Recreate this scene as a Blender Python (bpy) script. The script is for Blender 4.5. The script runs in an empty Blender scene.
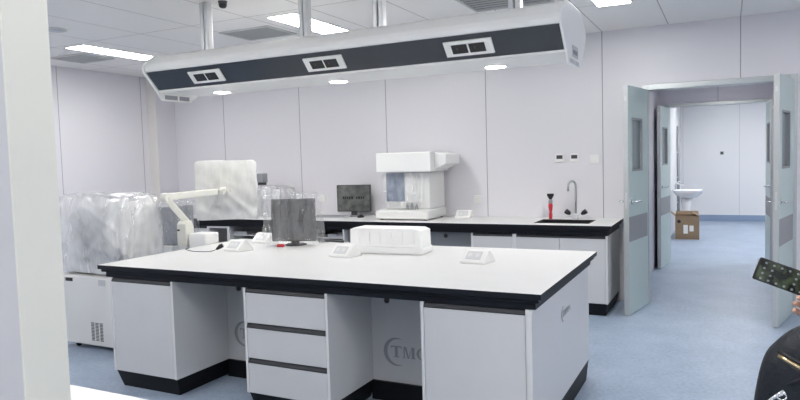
import bpy, bmesh, math, random
from mathutils import Vector, Matrix, noise
from math import sin, cos, pi, radians as R

sc = bpy.context.scene
col = sc.collection
sc.view_settings.view_transform = 'Standard'
sc.view_settings.look = 'None'
sc.view_settings.gamma = 1.0
sc.view_settings.use_curve_mapping = False
sc.view_settings.exposure = 1.24

# ------------------------------------------------------------ materials
def new_mat(name):
    m = bpy.data.materials.new(name); m.use_nodes = True
    nt = m.node_tree; b = nt.nodes['Principled BSDF']
    return m, nt, b

def mat(name, c, rough=.5, metal=0, spec=.5, bump=0, bscale=200, emit=None, es=0, coat=0, vary=0, vscale=6):
    m, nt, b = new_mat(name)
    b.inputs['Base Color'].default_value = (*c, 1)
    b.inputs['Roughness'].default_value = rough
    b.inputs['Metallic'].default_value = metal
    b.inputs['Specular IOR Level'].default_value = spec
    b.inputs['Coat Weight'].default_value = coat
    tc = nt.nodes.new('ShaderNodeTexCoord')
    n = nt.nodes.new('ShaderNodeTexNoise'); n.inputs['Scale'].default_value = vscale if vary else bscale
    n.inputs['Detail'].default_value = 4
    nt.links.new(tc.outputs['Object'], n.inputs['Vector'])
    if vary:
        r = nt.nodes.new('ShaderNodeValToRGB')
        r.color_ramp.elements[0].position = .3; r.color_ramp.elements[1].position = .7
        r.color_ramp.elements[0].color = (*[x * (1 - vary) for x in c], 1)
        r.color_ramp.elements[1].color = (*[min(1, x * (1 + vary)) for x in c], 1)
        nt.links.new(n.outputs['Fac'], r.inputs['Fac']); nt.links.new(r.outputs['Color'], b.inputs['Base Color'])
    if bump:
        n2 = nt.nodes.new('ShaderNodeTexNoise'); n2.inputs['Scale'].default_value = bscale
        nt.links.new(tc.outputs['Object'], n2.inputs['Vector'])
        bp = nt.nodes.new('ShaderNodeBump'); bp.inputs['Strength'].default_value = bump; bp.inputs['Distance'].default_value = .01
        nt.links.new(n2.outputs['Fac'], bp.inputs['Height']); nt.links.new(bp.outputs['Normal'], b.inputs['Normal'])
    if emit:
        b.inputs['Emission Color'].default_value = (*emit, 1); b.inputs['Emission Strength'].default_value = es
    return m

def panel_mat(name, c, seam, lines, rough=.35, wid=.005, spec=.5):
    """Sheet panels with thin joints; lines = list of (axis, period, offset)."""
    m, nt, b = new_mat(name)
    b.inputs['Roughness'].default_value = rough
    b.inputs['Specular IOR Level'].default_value = spec
    g = nt.nodes.new('ShaderNodeNewGeometry'); s = nt.nodes.new('ShaderNodeSeparateXYZ')
    nt.links.new(g.outputs['Position'], s.inputs[0])
    last = None
    def M(op, a, bb=None):
        n = nt.nodes.new('ShaderNodeMath'); n.operation = op
        for i, v in enumerate((a, bb)):
            if v is None: continue
            if isinstance(v, (int, float)): n.inputs[i].default_value = v
            else: nt.links.new(v, n.inputs[i])
        return n.outputs[0]
    for ax, per, off in lines:
        v = M('SUBTRACT', s.outputs[ax], off); v = M('DIVIDE', v, per); v = M('ADD', v, 100.5); v = M('FRACT', v)
        v = M('SUBTRACT', v, .5); v = M('ABSOLUTE', v); v = M('LESS_THAN', v, wid / per)
        last = v if last is None else M('MAXIMUM', last, v)
    mx = nt.nodes.new('ShaderNodeMix'); mx.data_type = 'RGBA'
    mx.inputs['A'].default_value = (*c, 1); mx.inputs['B'].default_value = (*seam, 1)
    nt.links.new(last, mx.inputs['Factor']); nt.links.new(mx.outputs['Result'], b.inputs['Base Color'])
    return m

def floor_mat(name):
    m, nt, b = new_mat(name)
    b.inputs['Roughness'].default_value = .42; b.inputs['Specular IOR Level'].default_value = .4
    g = nt.nodes.new('ShaderNodeNewGeometry')
    n1 = nt.nodes.new('ShaderNodeTexNoise'); n1.inputs['Scale'].default_value = 2.2; n1.inputs['Detail'].default_value = 6; n1.inputs['Roughness'].default_value = .7
    n2 = nt.nodes.new('ShaderNodeTexNoise'); n2.inputs['Scale'].default_value = 38; n2.inputs['Detail'].default_value = 3
    for n in (n1, n2): nt.links.new(g.outputs['Position'], n.inputs['Vector'])
    a = nt.nodes.new('ShaderNodeMath'); a.operation = 'ADD'; nt.links.new(n1.outputs['Fac'], a.inputs[0]); nt.links.new(n2.outputs['Fac'], a.inputs[1])
    h = nt.nodes.new('ShaderNodeMath'); h.operation = 'MULTIPLY'; h.inputs[1].default_value = .5; nt.links.new(a.outputs[0], h.inputs[0])
    r = nt.nodes.new('ShaderNodeValToRGB')
    r.color_ramp.elements[0].position = .38; r.color_ramp.elements[1].position = .64
    r.color_ramp.elements[0].color = (.265, .335, .445, 1); r.color_ramp.elements[1].color = (.385, .46, .58, 1)
    nt.links.new(h.outputs[0], r.inputs['Fac']); nt.links.new(r.outputs['Color'], b.inputs['Base Color'])
    return m

def film_mat(name, tint, lo, hi, scale=5, rough=.12, bump=.6, streak=.6, sw=.018, ss=3.0, gl=.15, bd=.03):
    """Thin plastic film: part see-through, part milky, glossy and creased."""
    m, nt, b = new_mat(name)
    b.inputs['Base Color'].default_value = (*tint, 1); b.inputs['Roughness'].default_value = rough
    b.inputs['Specular IOR Level'].default_value = .8
    tc = nt.nodes.new('ShaderNodeTexCoord')
    mp = nt.nodes.new('ShaderNodeMapping'); mp.inputs['Scale'].default_value = (1.6, 1.6, .5); mp.inputs['Rotation'].default_value = (.3, .7, .3)
    nt.links.new(tc.outputs['Object'], mp.inputs['Vector'])
    w = nt.nodes.new('ShaderNodeTexNoise'); w.inputs['Scale'].default_value = scale; w.inputs['Detail'].default_value = 5; w.inputs['Distortion'].default_value = 1.5
    nt.links.new(mp.outputs['Vector'], w.inputs['Vector'])
    r = nt.nodes.new('ShaderNodeMapRange'); r.inputs['From Min'].default_value = .35; r.inputs['From Max'].default_value = .65
    r.inputs['To Min'].default_value = lo; r.inputs['To Max'].default_value = hi
    nt.links.new(w.outputs['Fac'], r.inputs['Value'])
    mp2 = nt.nodes.new('ShaderNodeMapping'); mp2.inputs['Scale'].default_value = (1.5, 1.5, .45); mp2.inputs['Rotation'].default_value = (.2, .75, -.4)
    nt.links.new(tc.outputs['Object'], mp2.inputs['Vector'])
    dn = nt.nodes.new('ShaderNodeTexNoise'); dn.inputs['Scale'].default_value = ss*.8; dn.inputs['Detail'].default_value = 2
    nt.links.new(mp2.outputs['Vector'], dn.inputs['Vector'])
    vm = nt.nodes.new('ShaderNodeVectorMath'); vm.operation = 'MULTIPLY_ADD'; vm.inputs[1].default_value = (.22, .22, .22)
    nt.links.new(dn.outputs['Color'], vm.inputs[0]); nt.links.new(mp2.outputs['Vector'], vm.inputs[2])
    w2 = nt.nodes.new('ShaderNodeTexVoronoi'); w2.feature = 'DISTANCE_TO_EDGE'; w2.inputs['Scale'].default_value = ss
    nt.links.new(vm.outputs[0], w2.inputs['Vector'])
    vc = nt.nodes.new('ShaderNodeTexVoronoi'); vc.feature = 'F1'; vc.inputs['Scale'].default_value = ss
    nt.links.new(vm.outputs[0], vc.inputs['Vector'])
    def MM(op, a, b_):
        n = nt.nodes.new('ShaderNodeMath'); n.operation = op; n.use_clamp = False
        for i, v in enumerate((a, b_)):
            if isinstance(v, (int, float)): n.inputs[i].default_value = v
            else: nt.links.new(v, n.inputs[i])
        return n.outputs[0]
    st = nt.nodes.new('ShaderNodeMapRange'); st.inputs['From Min'].default_value = 0; st.inputs['From Max'].default_value = sw
    st.inputs['To Min'].default_value = streak; st.inputs['To Max'].default_value = 0
    nt.links.new(w2.outputs['Distance'], st.inputs['Value'])
    tot = MM('MINIMUM', MM('ADD', r.outputs['Result'], st.outputs['Result']), .97)
    hh = MM('ADD', MM('MULTIPLY', w.outputs['Fac'], .8), MM('MULTIPLY', vc.outputs['Distance'], .9))
    bp = nt.nodes.new('ShaderNodeBump'); bp.inputs['Strength'].default_value = bump; bp.inputs['Distance'].default_value = bd
    nt.links.new(hh, bp.inputs['Height']); nt.links.new(bp.outputs['Normal'], b.inputs['Normal'])
    t = nt.nodes.new('ShaderNodeBsdfTransparent'); tl = nt.nodes.new('ShaderNodeBsdfTranslucent')
    tl.inputs['Color'].default_value = (*tint, 1)
    m1 = nt.nodes.new('ShaderNodeMixShader'); m1.inputs[0].default_value = .35
    nt.links.new(b.outputs[0], m1.inputs[1]); nt.links.new(tl.outputs[0], m1.inputs[2])
    m2 = nt.nodes.new('ShaderNodeMixShader')
    nt.links.new(tot, m2.inputs[0]); nt.links.new(t.outputs[0], m2.inputs[1]); nt.links.new(m1.outputs[0], m2.inputs[2])
    gs = nt.nodes.new('ShaderNodeBsdfGlossy'); gs.inputs['Roughness'].default_value = rough; gs.inputs['Color'].default_value = (1, 1, 1, 1)
    nt.links.new(bp.outputs['Normal'], gs.inputs['Normal'])
    m3 = nt.nodes.new('ShaderNodeMixShader'); m3.inputs[0].default_value = gl
    nt.links.new(m2.outputs[0], m3.inputs[1]); nt.links.new(gs.outputs[0], m3.inputs[2])
    nt.links.new(m3.outputs[0], nt.nodes['Material Output'].inputs['Surface'])
    return m

S0, SW, WY, CZ = -1.1293, 1.2424, 6.896, 2.7397
M = dict(
    wall=panel_mat('lilac_wall_panels', (.77, .757, .79), (.33, .33, .35), [(0, SW, S0)], .38, .0045),
    wall_l=panel_mat('lilac_wall_panels_side', (.79, .775, .81), (.36, .36, .38), [(1, SW, 5.21)], .4, .0045),
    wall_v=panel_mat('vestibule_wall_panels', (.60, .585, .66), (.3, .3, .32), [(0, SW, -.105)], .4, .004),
    wall_f=panel_mat('far_room_wall_panels', (.75, .755, .775), (.55, .56, .58), [(0, 1.1, .242)], .35, .005),
    ceiling=panel_mat('ceiling_panels', (.94, .925, .90), (.47, .44, .44), [(0, SW/2, S0), (1, SW, 4.42)], .5, .0045),
    floor=floor_mat('blue_vinyl'),
    cream=mat('cream_jamb', (.74, .735, .66), .5),
    cream_wall=mat('cream_column', (.78, .755, .72), .5),
    lilac=mat('lilac_panel_plain', (.74, .725, .77), .4),
    cove=mat('blue_cove', (.25, .33, .47), .5),
    lam=mat('white_laminate', (.58, .585, .60), .35, vary=.015),
    lam_edge=mat('white_edge_band', (.66, .665, .675), .35),
    top=mat('white_worktop', (.76, .757, .745), .36, vary=.01),
    black=mat('black_edge', (.006, .008, .013), .5, spec=.25),
    plinth=mat('black_plinth', (.005, .006, .008), .5, spec=.25),
    channel=mat('grey_channel', (.03, .032, .038), .5, spec=.3),
    greylam=mat('grey_laminate', (.22, .235, .26), .5),
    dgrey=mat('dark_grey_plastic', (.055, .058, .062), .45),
    mgrey=mat('mid_grey_plastic', (.30, .31, .33), .5),
    lgrey=mat('light_grey_plastic', (.55, .56, .58), .45),
    white=mat('white_paint', (.87, .87, .85), .35),
    outlet=mat('outlet_white', (.74, .74, .73), .4),
    monitor_grey=mat('monitor_grey', (.038, .041, .045), .4),
    device=mat('device_white', (.74, .74, .73), .4),
    ivory=mat('ivory_plastic', (.80, .79, .72), .4),
    steel=mat('brushed_steel', (.68, .69, .70), .32, .75, bump=.15, bscale=90),
    chrome=mat('chrome', (.75, .76, .78), .12, 1),
    alu=mat('aluminium_frame', (.52, .55, .55), .35, .8),
    sage=mat('sage_door', (.52, .62, .615), .4),
    sage_edge=mat('door_edge_band', (.56, .58, .58), .35, .5),
    band=mat('charcoal_band', (.035, .043, .056), .3, vary=.1),
    blackp=mat('black_plastic', (.012, .012, .014), .35),
    red=mat('red_plastic', (.60, .03, .05), .4),
    foam=mat('expanded_foam', (.93, .93, .92), .8, bump=.25, bscale=140),
    card=mat('cardboard', (.25, .175, .11), .8, vary=.08),
    paper=mat('paper_label', (.75, .75, .72), .7),
    ceramic=mat('white_ceramic', (.85, .86, .88), .12, coat=.3),
    grille=mat('vent_grille', (.11, .115, .115), .5),
    slat=mat('vent_slat', (.42, .425, .42), .5),
    ventface=mat('vent_white', (.62, .63, .61), .5),
    logo=mat('logo_grey', (.30, .31, .33), .5),
    film=film_mat('clear_film', (.96, .965, .97), .22, .50, 2.0, .14, .7, .08, .05, 4.5, .12),
    film_milky=film_mat('milky_film', (.97, .965, .93), .74, .88, 2.5, .28, .30, .06, .05, 4.0, .06),
    film_clear=film_mat('crinkled_clear_film', (.92, .93, .95), .02, .13, 5, .12, 1.0, .12, .03, 6.0, .12, .09),
    skin=mat('skin', (.56, .33, .24), .5),
    leather=mat('black_leather', (.008, .011, .016), .5, spec=.3, bump=.35, bscale=60),
    jacket=mat('dark_jacket', (.018, .02, .026), .7),
    trouser=mat('dark_trousers', (.02, .022, .03), .8),
    hair=mat('dark_hair', (.012, .009, .008), .5),
    gold=mat('gold_zip', (.60, .47, .28), .3, 1),
    eye=mat('eye', (.02, .015, .01), .2),
    lip=mat('lip', (.45, .17, .14), .5),
)
PANEL_ES = 14.0
M['light'] = mat('light_diffuser', (1, 1, 1), .5, emit=(1, .985, .965), es=PANEL_ES)
M['light_far'] = mat('far_light_diffuser', (1, 1, 1), .5, emit=(1, 1, 1), es=25)
M['downlight'] = mat('downlight_lens', (1, 1, 1), .5, emit=(1, .93, .86), es=8)

# glass for vision panels
def glass_mat():
    m, nt, b = new_mat('vision_glass')
    b.inputs['Base Color'].default_value = (.30, .34, .36, 1); b.inputs['Roughness'].default_value = .08
    t = nt.nodes.new('ShaderNodeBsdfTransparent'); t.inputs['Color'].default_value = (.75, .8, .8, 1)
    mx = nt.nodes.new('ShaderNodeMixShader'); mx.inputs[0].default_value = .6
    nt.links.new(t.outputs[0], mx.inputs[1]); nt.links.new(b.outputs[0], mx.inputs[2])
    nt.links.new(mx.outputs[0], nt.nodes['Material Output'].inputs['Surface'])
    return m
M['glass'] = glass_mat()
def window_mat():
    m, nt, b = new_mat('blue_tinted_window')
    b.inputs['Roughness'].default_value = .15
    tc = nt.nodes.new('ShaderNodeTexCoord'); n = nt.nodes.new('ShaderNodeTexNoise'); n.inputs['Scale'].default_value = 7
    nt.links.new(tc.outputs['Object'], n.inputs['Vector'])
    r = nt.nodes.new('ShaderNodeValToRGB'); r.color_ramp.elements[0].position = .4; r.color_ramp.elements[1].position = .6
    r.color_ramp.elements[0].color = (.15, .19, .27, 1); r.color_ramp.elements[1].color = (.26, .31, .40, 1)
    nt.links.new(n.outputs['Fac'], r.inputs['Fac']); nt.links.new(r.outputs['Color'], b.inputs['Base Color'])
    return m
M['bluewin'] = window_mat()
def screen_mat():
    m, nt, b = new_mat('dusty_dark_screen')
    b.inputs['Roughness'].default_value = .3
    tc = nt.nodes.new('ShaderNodeTexCoord'); n = nt.nodes.new('ShaderNodeTexNoise'); n.inputs['Scale'].default_value = 12; n.inputs['Detail'].default_value = 6
    nt.links.new(tc.outputs['Object'], n.inputs['Vector'])
    r = nt.nodes.new('ShaderNodeValToRGB'); r.color_ramp.elements[0].position = .35; r.color_ramp.elements[1].position = .68
    r.color_ramp.elements[0].color = (.06, .065, .065, 1); r.color_ramp.elements[1].color = (.17, .175, .165, 1)
    nt.links.new(n.outputs['Fac'], r.inputs['Fac']); nt.links.new(r.outputs['Color'], b.inputs['Base Color'])
    return m
M['screen'] = screen_mat()

# ------------------------------------------------------------ helpers
def B(): return bmesh.new()
def box(bm, x0, x1, y0, y1, z0, z1, mi=0):
    v = [bm.verts.new(p) for p in ((x0,y0,z0),(x1,y0,z0),(x1,y1,z0),(x0,y1,z0),(x0,y0,z1),(x1,y0,z1),(x1,y1,z1),(x0,y1,z1))]
    for f in ((0,3,2,1),(4,5,6,7),(0,1,5,4),(1,2,6,5),(2,3,7,6),(3,0,4,7)):
        fc = bm.faces.new([v[i] for i in f]); fc.material_index = mi
    return v
def prism(bm, pts, ax, a0, a1):
    """Extrude a 2-D outline along axis ax. pts are the two other coordinates in order."""
    def P(p, a):
        return (a, p[0], p[1]) if ax == 0 else (p[0], a, p[1]) if ax == 1 else (p[0], p[1], a)
    A = [bm.verts.new(P(p, a0)) for p in pts]; Bv = [bm.verts.new(P(p, a1)) for p in pts]
    n = len(pts)
    bm.faces.new(A); bm.faces.new(Bv[::-1])
    for i in range(n): bm.faces.new((A[i], Bv[i], Bv[(i+1) % n], A[(i+1) % n]))
def lathe(bm, prof, c=(0,0,0), n=24, ax='z'):
    rings = []
    for r, h in prof:
        ring = []
        for i in range(n):
            a = 2*pi*i/n; p = (r*cos(a), r*sin(a), h)
            if ax == 'x': p = (h, p[0], p[1])
            if ax == 'y': p = (p[0], h, p[1])
            ring.append(bm.verts.new((p[0]+c[0], p[1]+c[1], p[2]+c[2])))
        rings.append(ring)
    for a, b in zip(rings, rings[1:]):
        for i in range(n): bm.faces.new((a[i], a[(i+1) % n], b[(i+1) % n], b[i]))
    bm.faces.new(rings[0][::-1]); bm.faces.new(rings[-1])
def tube(bm, pts, r, n=10):
    pts = [Vector(p) for p in pts]; rings = []
    rr = r if isinstance(r, (list, tuple)) else [r]*len(pts)
    ref = None
    for i, p in enumerate(pts):
        d = (pts[min(i+1, len(pts)-1)] - pts[max(i-1, 0)]).normalized()
        if ref is None: ref = Vector((0,0,1)) if abs(d.z) < .9 else Vector((1,0,0))
        s = d.cross(ref).normalized(); u = s.cross(d).normalized(); ref = u
        rings.append([bm.verts.new(p + rr[i]*(cos(2*pi*k/n)*s + sin(2*pi*k/n)*u)) for k in range(n)])
    for a, b in zip(rings, rings[1:]):
        for i in range(n): bm.faces.new((a[i], a[(i+1) % n], b[(i+1) % n], b[i]))
    bm.faces.new(rings[0][::-1]); bm.faces.new(rings[-1])
def beam_between(bm, p, q, w, h):
    p, q = Vector(p), Vector(q); d = (q-p).normalized()
    s = d.cross(Vector((0,0,1))).normalized(); u = s.cross(d).normalized()
    A = [bm.verts.new(p + a*w/2*s + b*h/2*u) for a, b in ((-1,-1),(1,-1),(1,1),(-1,1))]
    C = [bm.verts.new(q + a*w/2*s + b*h/2*u) for a, b in ((-1,-1),(1,-1),(1,1),(-1,1))]
    bm.faces.new(A); bm.faces.new(C[::-1])
    for i in range(4): bm.faces.new((A[i], C[i], C[(i+1) % 4], A[(i+1) % 4]))
def smoothpath(pts, k=6):
    P = [Vector(p) for p in pts]; P = [P[0]] + P + [P[-1]]; out = []
    for i in range(1, len(P)-2):
        for j in range(k):
            t = j/k; a, b, c, d = P[i-1], P[i], P[i+1], P[i+2]
            out.append(.5*((2*b)+(-a+c)*t+(2*a-5*b+4*c-d)*t*t+(-a+3*b-3*c+d)*t**3))
    out.append(P[-2]); return out

def obj(name, bm, m, parent=None, bevel=0, smooth=False, seg=2):
    bmesh.ops.recalc_face_normals(bm, faces=bm.faces)
    me = bpy.data.meshes.new(name); bm.to_mesh(me); bm.free()
    for mm in (m if isinstance(m, (list, tuple)) else [m]): me.materials.append(M[mm] if isinstance(mm, str) else mm)
    o = bpy.data.objects.new(name, me); col.objects.link(o)
    if parent: o.parent = parent
    if smooth:
        for p in me.polygons: p.use_smooth = True
    if bevel:
        bv = o.modifiers.new('bevel', 'BEVEL'); bv.width = bevel; bv.segments = seg; bv.limit_method = 'ANGLE'; bv.angle_limit = R(40)
    return o
def tag(o, label, cat, group=None):
    o['label'] = label; o['category'] = cat
    if group: o['group'] = group
    return o
def thing(name, label, cat, loc=(0,0,0), rotz=0, group=None):
    o = bpy.data.objects.new(name, None); col.objects.link(o)
    o.empty_display_size = .1
    o.location = loc; o.rotation_euler = (0, 0, rotz)
    return tag(o, label, cat, group)
def structure(name, bm, m, bevel=0, smooth=False):
    o = obj(name, bm, m, None, bevel, smooth); o['kind'] = 'structure'; return o
def dup(root, loc, label, rotz=None, group=None):
    r = root.copy(); col.objects.link(r); r.location = loc; r['label'] = label
    if rotz is not None: r.rotation_euler = (0, 0, rotz)
    if group: r['group'] = group
    for ch in list(root.children):
        c = ch.copy(); col.objects.link(c); c.parent = r
        for g in list(ch.children):
            d = g.copy(); col.objects.link(d); d.parent = c
    return r
# ------------------------------------------------------------ room shell
LX, RX, FY = -7.154, 3.0, -2.2
OX0, OX1, OZ = -.690, .518, 2.118        # clear opening of the near double door
bm = B(); box(bm, LX-.1, RX+.1, FY-.1, 15.8, -.12, 0); structure('floor', bm, 'floor')
bm = B(); box(bm, LX-.1, RX+.1, FY-.1, WY+.12, CZ, CZ+.1); structure('ceiling', bm, 'ceiling')
T = .12
bm = B(); box(bm, LX-.1, OX0-.05, WY, WY+T, 0, CZ); box(bm, OX1+.05, RX+.1, WY, WY+T, 0, CZ); box(bm, OX0-.05, OX1+.05, WY, WY+T, OZ+.055, CZ)
structure('wall_back', bm, 'wall')
bm = B(); box(bm, LX-.1, LX, FY, WY, 0, CZ); structure('wall_left', bm, 'wall_l')
bm = B(); box(bm, LX, -6.985, 6.56, WY, 0, CZ); structure('wall_corner', bm, 'lilac')
bm = B(); box(bm, LX, -6.985, 6.552, 6.56, 0, CZ); structure('trim_1', bm, 'cream_wall')
bm = B(); box(bm, RX, RX+.1, FY, WY, 0, CZ); structure('wall_right', bm, 'wall_l')
bm = B(); box(bm, LX-.1, RX+.1, FY-.1, FY, 0, CZ); structure('wall_front', bm, 'wall')
bm = B(); box(bm, LX, -1.004, .643, .717, 0, CZ); structure('wall_partition', bm, 'lam')
bm = B(); box(bm, -1.004, -1.0, .641, .719, 0, CZ); structure('trim_2', bm, 'cream')
# near door frame (lining that projects a little into the room)
bm = B(); box(bm, OX0-.05, OX0, WY-.03, WY+T+.02, 0, OZ+.055); box(bm, OX1, OX1+.05, WY-.03, WY+T+.02, 0, OZ+.055); box(bm, OX0, OX1, WY-.03, WY+T+.02, OZ, OZ+.055)
structure('trim_3', bm, 'alu', .004)
# vestibule between the two doors
V0, V1, W2 = -.838, 1.0, 9.65
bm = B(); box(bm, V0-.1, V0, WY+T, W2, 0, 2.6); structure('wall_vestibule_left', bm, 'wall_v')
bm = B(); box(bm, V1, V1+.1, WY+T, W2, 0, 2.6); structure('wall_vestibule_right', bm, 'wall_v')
bm = B(); box(bm, V0-.1, V1+.1, WY+T, W2+.1, 2.6, 2.7); structure('ceiling_vestibule', bm, 'ventface')
P0, P1, PZ = -.696, .460, 2.11
bm = B(); box(bm, V0-.1, P0-.045, W2, W2+.1, 0, 2.6); box(bm, P1+.045, V1+.1, W2, W2+.1, 0, 2.6); box(bm, P0-.045, P1+.045, W2, W2+.1, PZ+.045, 2.6)
structure('wall_vestibule_back', bm, 'wall_v')
bm = B(); box(bm, P0-.045, P0, W2-.025, W2+.12, 0, PZ+.045); box(bm, P1, P1+.045, W2-.025, W2+.12, 0, PZ+.045); box(bm, P0, P1, W2-.025, W2+.12, PZ, PZ+.045)
structure('trim_4', bm, 'alu', .004)
# far room
F0, F1, FB = -.898, 3.0, 15.6
bm = B(); box(bm, F0, F1, FB, FB+.1, 0, 2.7); structure('wall_far_back', bm, 'wall_f')
bm = B(); box(bm, F0-.1, F0, W2+.1, FB+.1, 0, 2.7); structure('wall_far_left', bm, 'wall_f')
bm = B(); box(bm, F1, F1+.1, W2+.1, FB+.1, 0, 2.7); structure('wall_far_right', bm, 'wall_f')
bm = B(); box(bm, F0-.1, F1+.1, W2+.1, FB+.1, 2.7, 2.8); structure('ceiling_far', bm, 'ventface')
bm = B(); box(bm, F0+.0, F1, FB-.02, FB, 0, .13); structure('baseboard_far', bm, 'cove', .006)

# ------------------------------------------------------------ ceiling fittings
def ceiling_light(x0, x1, y0, y1, z, label, group='ceiling light panels', m='light'):
    cx, cy = (x0+x1)/2, (y0+y1)/2; w, l = (x1-x0)/2, (y1-y0)/2
    t = thing('ceiling_light', label, 'ceiling light', (cx, cy, z), 0, group)
    bm = B()
    for a in ((-w-.012, w+.012, -l-.012, -l), (-w-.012, w+.012, l, l+.012), (-w-.012, -w, -l, l), (w, w+.012, -l, l)):
        box(bm, a[0], a[1], a[2], a[3], -.010, 0)
    obj('frame', bm, 'white', t)
    bm = B(); box(bm, -w, w, -l, l, -.007, -.001); obj('diffuser', bm, m, t)
    return t
ceiling_light(-5.98, -5.70, 4.47, 5.47, CZ, 'glowing ceiling light panel at the left, beyond the left end of the hanging service beam')
ceiling_light(-3.46, -3.18, 4.50, 5.48, CZ, 'glowing ceiling light panel right behind the middle hanging posts of the service beam')
ceiling_light(-.962, -.700, 4.70, 5.70, CZ, 'glowing ceiling light panel cut off by the picture top, right of the service beam')
for x in (-5.95, -3.39, -.86, 1.70):
    ceiling_light(x-.14, x+.14, 0.70, 1.72, CZ, 'ceiling light panel in the unseen row above the viewer')
ceiling_light(1.56, 1.84, 4.50, 5.50, CZ, 'ceiling light panel beyond the right picture edge')
for x in (-3.39, -.86, 1.70):
    ceiling_light(x-.14, x+.14, -1.3, -.3, CZ, 'ceiling light panel in the unseen row above the viewer')
for y in (10.9, 13.6):
    ceiling_light(.0, .28, y-.3, y+.3, 2.7, 'ceiling light panel of the far room, hidden by the door head', 'far room light panels', 'light_far')
    ceiling_light(1.7, 1.98, y-.3, y+.3, 2.7, 'ceiling light panel of the far room, hidden by the door head', 'far room light panels', 'light_far')
ceiling_light(-.15, .15, 7.9, 8.4, 2.6, 'small ceiling light panel in the lobby between the two doors', 'lobby light')

def vent(x0, x1, y0, y1, label):
    cx, cy = (x0+x1)/2, (y0+y1)/2; w, l = (x1-x0)/2, (y1-y0)/2
    t = thing('ceiling_vent', label, 'air vent', (cx, cy, CZ), 0, 'louvred ceiling vents')
    bm = B()
    for a in ((-w-.02, w+.02, -l-.02, -l), (-w-.02, w+.02, l, l+.02), (-w-.02, -w, -l, l), (w, w+.02, -l, l)):
        box(bm, a[0], a[1], a[2], a[3], -.012, 0)
    obj('frame', bm, 'ventface', t)
    bm = B(); box(bm, -w, w, -l, l, -.002, 0); obj('backing', bm, 'grille', t)
    n = 9
    bm = B()
    for i in range(n):
        yy = -l + (i+.5)*2*l/n
        prism(bm, [(yy-.010, -.003), (yy-.008, -.003), (yy+.008, -.011), (yy+.006, -.011)], 0, -w, w)
    obj('slats', bm, 'slat', t)
vent(-6.66, -6.19, 4.80, 5.20, 'louvred square ceiling vent nearest the left wall, beside the left light panel')
vent(-4.21, -3.69, 4.79, 5.20, 'louvred square ceiling vent between the two left hanging posts')
vent(-1.87, -1.25, 4.63, 5.29, 'louvred square ceiling vent at the right, behind the rightmost hanging post')
# round smoke detector and dome camera
t = thing('smoke_detector', 'flat round grey detector on the ceiling at far left beside the column edge', 'smoke detector', (-5.28, 3.87, CZ))
bm = B(); lathe(bm, [(.085, -.012), (.095, 0)], n=28); obj('base', bm, 'ventface', t, smooth=False)
bm = B(); lathe(bm, [(.045, -.022), (.07, -.012)], n=28); obj('cap', bm, 'lgrey', t)
t = thing('ceiling_camera', 'small dark dome camera on the ceiling beside the leftmost hanging post', 'camera', (-3.41, 3.90, CZ))
bm = B(); lathe(bm, [(.03, -.02), (.035, 0)], n=20); obj('base', bm, 'dgrey', t)
bm = B(); lathe(bm, [(.004, -.052), (.018, -.05), (.028, -.04), (.032, -.02)], n=20); obj('dome', bm, 'blackp', t, smooth=True)

# ------------------------------------------------------------ hanging service beam
BX0, BX1 = -3.873, -.798
t = thing('service_beam', 'long white overhead service beam with a charcoal band and sockets, hung from the ceiling', 'service beam', (BX0, 3.873, 2.075))
prof_white = [(-.318, .192), (-.327, .165), (-.322, .138), (-.316, .134), (-.203, .014), (-.205, -.003), (.235, -.003), (.322, .134), (.327, .165), (.318, .192), (.19, .272), (-.19, .272), (-.262, .243)]
bm = B(); prism(bm, [(a, b) for a, b in prof_white], 0, 0, BX1-BX0); obj('beam_body', bm, 'white', t)
sl = Vector((0, .113, -.120)).normalized(); nrm = Vector((0, -.120, -.113)).normalized()
bm = B(); prism(bm, [(-.3165, .1335), (-.2035, .0135), (-.2065, .0107), (-.3195, .1307)], 0, .005, BX1-BX0-.005); obj('band', bm, 'band', t)
def end_plate(x0, x1):
    pts = [(-.30, .20), (-.352, .15), (-.335, .112), (-.20, -.03), (-.17, -.062), (.17, -.062), (.20, -.03), (.335, .112), (.352, .15), (.34, .29), (.12, .345), (-.12, .345)]
    pts = [(-.20, .283), (-.330, .200), (-.338, .162), (-.330, .128), (-.215, .004), (-.165, -.062), (.125, -.062), (.225, .004), (.330, .128), (.338, .162), (.330, .200), (.20, .283)]
    bm = B(); prism(bm, pts, 0, x0, x1); return obj('end_plate', bm, 'white', t, .003)
end_plate(-.022, 0); ep = end_plate(BX1-BX0, BX1-BX0+.012)
# sockets under the left end plate / service label on the right one
L = BX1-BX0
bm = B(); box(bm, L+.012, L+.014, -.07, .08, -.012, .055); obj('rating_label', bm, 'lgrey', t)
bm = B(); box(bm, L+.014, L+.015, -.055, .065, .005, .030); obj('label_print', bm, 'greylam', t)
bm = B(); box(bm, 0, .0015, -.145, -.015, -.052, -.020); obj('slot', bm, 'mgrey', t)
bm = B(); box(bm, 0, .0015, .005, .11, -.052, -.020); obj('slot', bm, 'mgrey', t)
bm = B(); box(bm, L+.012, L+.0135, -.145, -.015, -.052, -.028); obj('slot', bm, 'lgrey', t)
bm = B(); box(bm, L+.012, L+.0135, .005, .11, -.052, -.028); obj('slot', bm, 'lgrey', t)
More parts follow.
